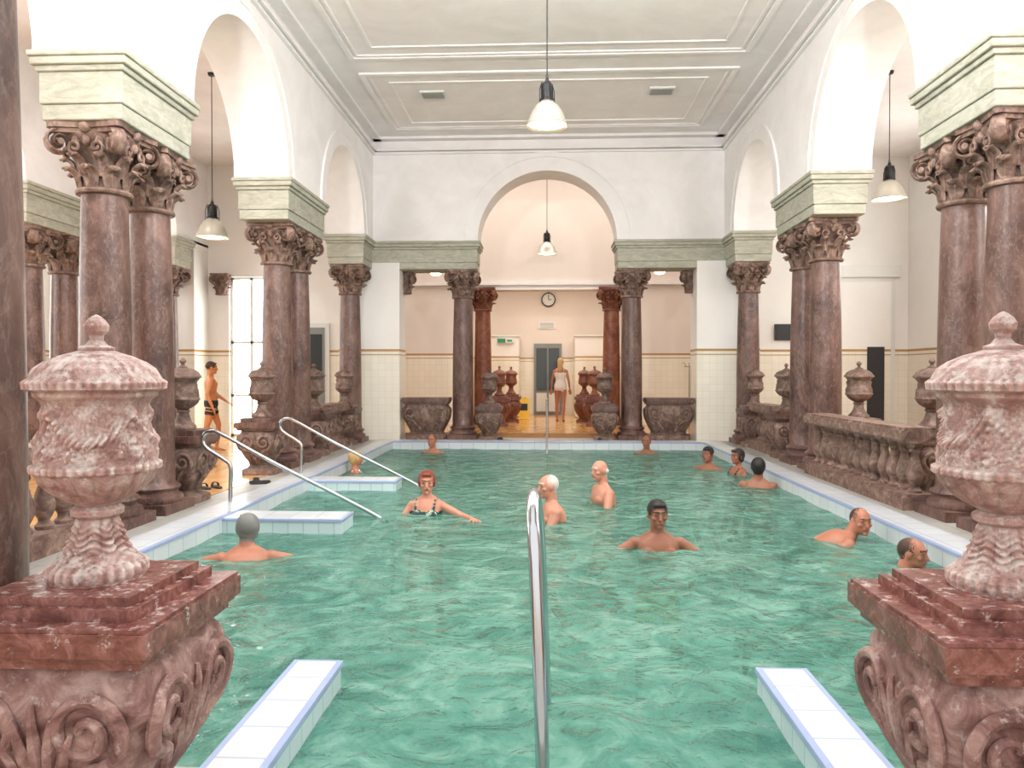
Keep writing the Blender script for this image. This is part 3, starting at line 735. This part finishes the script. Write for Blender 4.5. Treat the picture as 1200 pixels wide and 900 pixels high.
def person(name,x,y,yaw,wl=None,s=1.04,sex='m',skin='tan',hair='black',style='short',suit='navy',lean=0,tw=0,
           arms=None,legs=None,hyaw=0,hpitch=0,vox=.008,z=None):
    SKN,TRU,HAIR,EYE,LIP=0,1,2,3,4
    mb=MB()
    T=Matrix.Rotation(-lean,3,'X')
    P=Vector((0,0,.95))
    f=sex=='f'
    sw=.165 if f else .19
    rings=[(-.10,.09,.085),(-.05,.155,.115),(.02,.172 if f else .165,.12),(.10,.155,.108),(.18,.128 if f else .145,.098),(.27,.14 if f else .16,.108),(.36,.155 if f else .178,.12),(.43,.16 if f else .185,.112),(.485,.135 if f else .155,.085),(.53,.07,.058)]
    R2=interp(rings,4)
    def torso(rr,tag,k=0):
        vs=[];n=28
        for h,rx,ry in rr:
            for i in range(n):
                th=2*pi*i/n
                vs.append(P+T@Vector(((rx+k)*math.copysign(abs(math.cos(th))**.9,math.cos(th)),(ry+k)*math.copysign(abs(math.sin(th))**.9,math.sin(th)),h)))
        fs=[]
        for j in range(len(rr)-1):
            for i in range(n):
                a=j*n+i;b=j*n+(i+1)%n;fs.append((a,b,b+n,a+n))
        fs.append(tuple(range(n-1,-1,-1)));o=(len(rr)-1)*n;fs.append(tuple(range(o,o+n)))
        mb.add(vs,fs,tag)
    torso(R2,SKN)
    if f: torso([r for r in R2 if r[0]<.41],TRU,.005)
    else: torso([r for r in R2 if r[0]<.075],TRU,.012)
    tp=lambda a,b,c:P+T@Vector((a,b,c))
    if f:
        for q in(-1,1):
            mb.ell(tp(q*.075,.10,.35),(.064,.055,.062),TRU,R=T)
            mb.tube([tp(q*.085,.12,.38),tp(q*.10,.105,.44),tp(q*.10,.05,.51),tp(q*.10,-.06,.50),tp(q*.09,-.10,.40)],.014,n=6,mat=TRU)
    else:
        for q in(-1,1): mb.ell(tp(q*.075,.085,.38),(.075,.04,.055),SKN,R=T)
        mb.ell(tp(0,.05,.14),(.12,.09,.11),SKN,R=T)
    nb=tp(0,-.01,.49);
    hu=(T@Vector((0,0,1))*.45+Vector((0,0,1))*.55).normalized()
    hc=nb+hu*.200+ (T@Vector((0,1,0)))*.02
    mb.tube([nb-hu*.03,nb+hu*.06,nb+hu*.15],[.07,.060,.058] if not f else [.058,.048,.046],n=16,mat=SKN)
    for q in(-1,1): mb.tube([tp(q*.13,-.02,.455),tp(q*.07,-.02,.49),nb+hu*.06],[.045,.05,.04],n=12,mat=SKN)
    HR=Matrix.Rotation(hyaw,3,'Z')@Matrix.Rotation(hpitch,3,'X')
    hp=lambda a,b,c:hc+HR@Vector((a,b,c))
    mb.ell(hp(0,0,.015),(.076,.096,.100),SKN,R=HR,n=24,m=16)
    mb.ell(hp(0,.030,-.055),(.060,.060,.062),SKN,R=HR,n=20,m=12)
    mb.ell(hp(0,.075,-.098),(.022,.02,.018),SKN,R=HR)
    mb.tube([hp(0,.088,.022),hp(0,.102,-.008),hp(0,.113,-.03),hp(0,.096,-.038)],[.009,.011,.015,.010],n=10,mat=SKN)
    mb.tube([hp(-.04,.082,.034),hp(0,.096,.036),hp(.04,.082,.034)],.009,n=8,mat=SKN)
    for q in(-1,1):
        mb.ell(hp(q*.031,.0875,.012),(.0085,.008,.0045),EYE,R=HR,n=10,m=8)
        mb.ell(hp(q*.031,.082,.014),(.019,.0105,.013),SKN,R=HR,n=12,m=10)
        mb.tube([hp(q*.015,.100,.035),hp(q*.033,.096,.040),hp(q*.05,.080,.035)],.004,n=6,mat=HAIR)
        mb.ell(hp(q*.044,.066,-.022),(.022,.022,.02),SKN,R=HR)
        mb.ell(hp(q*.080,-.004,-.005),(.010,.02,.032),SKN,R=HR)
    mb.tube([hp(-.024,.088,-.062),hp(0,.100,-.060),hp(.024,.088,-.062)],[.004,.006,.004],n=8,mat=LIP)
    if style=='short':
        mb.ell(hp(0,-.014,.042),(.087,.102,.092),HAIR,R=HR,n=24,m=16)
        for q in(-1,1): mb.ell(hp(q*.066,.012,.03),(.016,.035,.035),HAIR,R=HR)
        mb.tube([hp(-.05,.066,.088),hp(0,.085,.092),hp(.05,.066,.088)],.016,n=8,mat=HAIR)
    elif style=='full':
        mb.ell(hp(0,-.022,.026),(.094,.106,.106),HAIR,R=HR,n=24,m=16);mb.ell(hp(0,-.05,-.03),(.078,.06,.07),HAIR,R=HR)
        for q in(-1,1): mb.ell(hp(q*.07,-.005,.0),(.025,.045,.05),HAIR,R=HR)
        mb.tube([hp(-.05,.066,.088),hp(0,.085,.094),hp(.05,.066,.088)],.018,n=8,mat=HAIR)
    elif style=='bald':
        mb.ell(hp(0,-.035,-.008),(.083,.074,.050),HAIR,R=HR,n=24,m=16)
    elif style=='thin':
        mb.ell(hp(0,-.024,.026),(.083,.094,.092),HAIR,R=HR,n=24,m=16)
    elif style=='long':
        mb.ell(hp(0,-.018,.03),(.086,.1,.098),HAIR,R=HR,n=24,m=16)
        mb.tube([hp(0,-.07,.03),hp(0,-.10,-.08),hp(0,-.105,-.2),hp(0,-.10,-.32)],[.07,.075,.07,.03],[.05,.045,.04,.02],side=HR@Vector((1,0,0)),n=14,mat=HAIR)
    arms=arms or [((-.5,.2,-.8),(-.2,.6,-.3)),((.5,.2,-.8),(.2,.6,-.3))]
    for q,(ud,fd) in zip((-1,1),arms):
        ud=Vector(ud).normalized();fd=Vector(fd).normalized()
        sh=tp(q*sw,-.005,.445)
        k=.85 if f else 1
        el=sh+ud*.285;wr=el+fd*.25
        mb.ell(sh,(.058*k,.058*k,.055*k),SKN)
        mb.tube([tp(q*(sw-.07),0,.43),sh],[.06*k,.055*k],n=12,mat=SKN)
        mb.tube([sh,sh+ud*.10,sh+ud*.2,el,el+fd*.07,el+fd*.16,wr],[.052*k,.05*k,.043*k,.038*k,.040*k,.033*k,.025*k],n=14,mat=SKN)
        up=Vector((0,0,1));sd=fd.cross(up)
        if sd.length<.2: sd=Vector((1,0,0))
        sd.normalize();nn=sd.cross(fd).normalized()
        mb.tube([wr-fd*.01,wr+fd*.03,wr+fd*.075,wr+fd*.095],[.024,.036,.042,.036],[.02,.017,.015,.011],side=sd,n=12,mat=SKN)
        for i,(o,L) in enumerate(((-.031,.066),(-.0105,.078),(.0105,.074),(.031,.058))):
            b0=wr+fd*.075+sd*o;sp=sd*(o*.35)
            mb.tube([b0,b0+fd*(.015+L*.45)+sp*.5,b0+fd*(.015+L*.8)+sp-nn*.012,b0+fd*(.010+L)+sp-nn*.028],[.0098,.0092,.0085,.006],n=8,mat=SKN)
        b0=wr+fd*.03-sd*q*.028;mb.tube([b0,b0+fd*.03-sd*q*.025,b0+fd*.06-sd*q*.032-nn*.01],[.013,.011,.008],n=8,mat=SKN)
    legs=legs or [((-.08,.1,-1),(0,-.05,-1)),((.08,.1,-1),(0,-.05,-1))]
    for q,(td,sd_) in zip((-1,1),legs):
        td=Vector(td).normalized();sd_=Vector(sd_).normalized()
        hj=tp(q*.085,0,-.03);kn=hj+td*.43;an=kn+sd_*.41
        mb.tube([hj,hj+td*.12,hj+td*.28,kn,kn+sd_*.06,kn+sd_*.14,kn+sd_*.28,an],[.09,.086,.068,.054,.05,.056,.042,.034],n=16,mat=SKN)
        if not f: mb.tube([hj-td*.02,hj+td*.10,hj+td*.20],[.10,.098,.092],n=16,mat=TRU)
        fw=(Vector((0,1,0))-sd_*sd_.y)
        fw=fw.normalized() if fw.length>.3 else Vector((0,0,-1))
        hl=an+sd_*.045
        mb.tube([hl-fw*.05,hl+fw*.0+sd_*.0,hl+fw*.08+sd_*.012,hl+fw*.15+sd_*.02,hl+fw*.19+sd_*.022],[.03,.038,.042,.045,.025],[.03,.042,.032,.02,.014],side=fw.cross(sd_),n=12,mat=SKN)
    src=bpy.data.meshes.new('src');src.from_pydata(mb.v,[],mb.f)
    bm=bmesh.new();bm.from_mesh(src);bmesh.ops.recalc_face_normals(bm,faces=bm.faces);bm.to_mesh(src);bm.free()
    tmp=bpy.data.objects.new('tmp',src);sc.collection.objects.link(tmp)
    rm=tmp.modifiers.new('r','REMESH');rm.mode='VOXEL';rm.voxel_size=vox;rm.use_smooth_shade=True
    sm=tmp.modifiers.new('s','SMOOTH');sm.factor=.5;sm.iterations=2
    dg=bpy.context.evaluated_depsgraph_get();dg.update()
    me=bpy.data.meshes.new_from_object(tmp.evaluated_get(dg))
    bpy.data.objects.remove(tmp)
    vt={}
    for fi,fc in enumerate(mb.f):
        for vi in fc:
            vt.setdefault(vi,mb.m[fi])
    kd=kdtree.KDTree(len(mb.v)+len(mb.f))
    n=0
    tags=[]
    for i,v in enumerate(mb.v): kd.insert(v,n);tags.append(vt.get(i,0));n+=1
    for fi,fc in enumerate(mb.f):
        if len(fc)==4:
            c=Vector((0,0,0))
            for vi in fc:c+=Vector(mb.v[vi])
            kd.insert(c/4,n);tags.append(mb.m[fi]);n+=1
        else:
            kd.insert(mb.v[fc[0]],n);tags.append(mb.m[fi]);n+=1
    kd.balance()
    me.materials.clear()
    for m in (SK[skin],CL[suit],HA[hair],M_eye,M_lip): me.materials.append(m)
    mi=[tags[kd.find(p.center)[1]] for p in me.polygons]
    me.polygons.foreach_set('material_index',mi);me.polygons.foreach_set('use_smooth',[True]*len(mi));me.update()
    o=bpy.data.objects.new(name,me);sc.collection.objects.link(o)
    zz=z if z is not None else WZ-wl*s
    o.location=(x,y,zz);o.rotation_euler=(0,0,yaw);o.scale=(s,s,s)
    return o
TL=[((-.15,.4,-1),(0,-.6,-1)),((.15,.4,-1),(0,-.6,-1))]
PR=[((-.12,-1,-.25),(0,-1,-.1)),((.12,-1,-.1),(0,-1,-.25))]
person('bather_man',-2.45,6.05,.25,wl=1.32,skin='tan',hair='gray',style='full',suit='navy',lean=.6,hyaw=.25,arms=[((-1,.3,-.25),(.1,.9,-.5)),((1,.2,-.25),(.2,.9,-.6))],legs=PR,vox=.0075)
person('bather_woman',-1.32,8.4,pi-.1,wl=1.31,sex='f',skin='pink',hair='auburn',style='full',suit='pattern',hyaw=.25,hpitch=-.05,arms=[((-.9,.35,-.32),(-.5,.8,.05)),((.5,.3,-.8),(.1,.9,.0))],legs=TL,vox=.0075)
person('bather_man',-2.24,14.95,pi*.9,wl=1.42,skin='tan',hair='brown',style='thin',legs=TL,vox=.011)
person('bather_woman',-3.0,11.9,-1.2,wl=1.42,sex='f',skin='tan',hair='blond',style='full',suit='white',legs=TL,vox=.011,s=.98)
person('bather_man',.17,8.1,pi*.55,wl=1.28,skin='pink',hair='white',style='thin',suit='navy',hyaw=.35,lean=.25,arms=[((-.3,.4,-.9),(.1,.9,-.2)),((.3,.1,-1),(.0,.9,-.3))],legs=TL,vox=.0075)
person('bather_man',.74,9.15,pi*.6,wl=1.25,skin='pink',hair='white',style='bald',suit='navy',hyaw=.3,lean=.18,arms=[((-.4,.3,-.9),(0,1,-.2)),((.4,.1,-1),(0,.9,-.3))],legs=TL,vox=.008)
person('bather_man',.98,6.85,pi+.0,wl=1.36,skin='brown',hair='black',style='short',suit='yellow',hyaw=.1,arms=[((-.9,.15,-.5),(-.5,.6,-.35)),((.9,.15,-.5),(.5,.6,-.35))],legs=TL,vox=.007)
person('bather_man',1.92,14.9,pi*.9,wl=1.42,skin='brown',hair='brown',style='thin',legs=TL,vox=.011)
person('bather_man',2.62,12.6,pi*.8,wl=1.42,skin='brown',hair='black',style='short',legs=TL,vox=.011)
person('bather_woman',2.95,12.0,pi*.6,wl=1.38,sex='f',skin='brown',hair='black',style='full',suit='black',legs=TL,vox=.010,s=1.0,hyaw=.2)
person('bather_man',2.88,10.6,-.25,wl=1.38,skin='brown',hair='black',style='full',legs=TL,vox=.009)
person('bather_man',2.32,7.3,-pi/2-.15,wl=1.12,skin='tan',hair='brown',style='thin',suit='black',lean=1.2,hyaw=-1.3,arms=[((-.4,-.7,-.6),(.1,-1,-.3)),((.4,-.7,-.6),(-.1,-1,-.3))],legs=PR,vox=.0075)
person('bather_man',2.52,6.3,-pi/2,wl=1.40,skin='tan',hair='brown',style='thin',suit='black',lean=.75,hyaw=-.8,arms=[((-.5,-.9,-.25),(.1,-1,-.2)),((.5,-.9,-.2),(-.1,-1,-.2))],legs=PR,vox=.009)
person('man_in_swim_trunks',-6.1,13.7,-1.1,z=0,s=.93,skin='orange',hair='brown',style='short',suit='black',arms=[((-.2,.35,-1),(.1,.7,-.5)),((.2,-.3,-1),(.1,.4,-1))],legs=[((-.05,.35,-1),(0,-.1,-1)),((.05,-.2,-1),(0,-.45,-1))],vox=.009)
person('woman_in_swimsuit',.38,21.5,-.15,z=.10,s=1.0,sex='f',skin='tan',hair='blond',style='long',suit='white',arms=[((-.3,.1,-1),(-.1,.3,-1)),((.25,-.1,-1),(.1,.4,-1))],legs=[((-.05,.15,-1),(0,-.05,-1)),((.03,-.1,-1),(0,-.3,-1))],vox=.011)

# ------------------------------------------------------------------ light
w=bpy.data.worlds.new('World');sc.world=w;w.use_nodes=True
bg=w.node_tree.nodes['Background'];bg.inputs[0].default_value=(1,.99,.98,1);bg.inputs[1].default_value=1.25
for s in(-1,1):
    mb=MB();mb.box(-.3,.3,-.08,.08,-.16,-.02,0);mb.tube([(0,-.3,-.1),(0,-.05,-.1)],.02,n=8)
    fx=mb.obj('fill_light_housing',[M_black],0,loc=(s*2.6,3.2,4.6))  # added unseen fixture; its area lamp brightens the ceiling and back wall
    L=bpy.data.lights.new('fill_light','AREA');L.shape='RECTANGLE';L.size=.5;L.size_y=.2;L.energy=245;L.color=(1,.975,.955);L.spread=math.radians(150)
    lo=bpy.data.objects.new('fill_light',L);sc.collection.objects.link(lo);lo.parent=fx
    d=Vector((-s*.4,.9,.42));lo.rotation_euler=d.to_track_quat('-Z','Y').to_euler();lo.location=(0,.1,.02)

cam=bpy.data.cameras.new('Camera');co=bpy.data.objects.new('Camera',cam);sc.collection.objects.link(co);sc.camera=co
cam.lens=27;cam.sensor_width=36;cam.clip_start=.05;cam.clip_end=200
co.location=(0,0,1.42);co.rotation_euler=(math.radians(90-.76),0,math.radians(2.6))
print('verts',sum(len(m.vertices) for m in bpy.data.meshes))
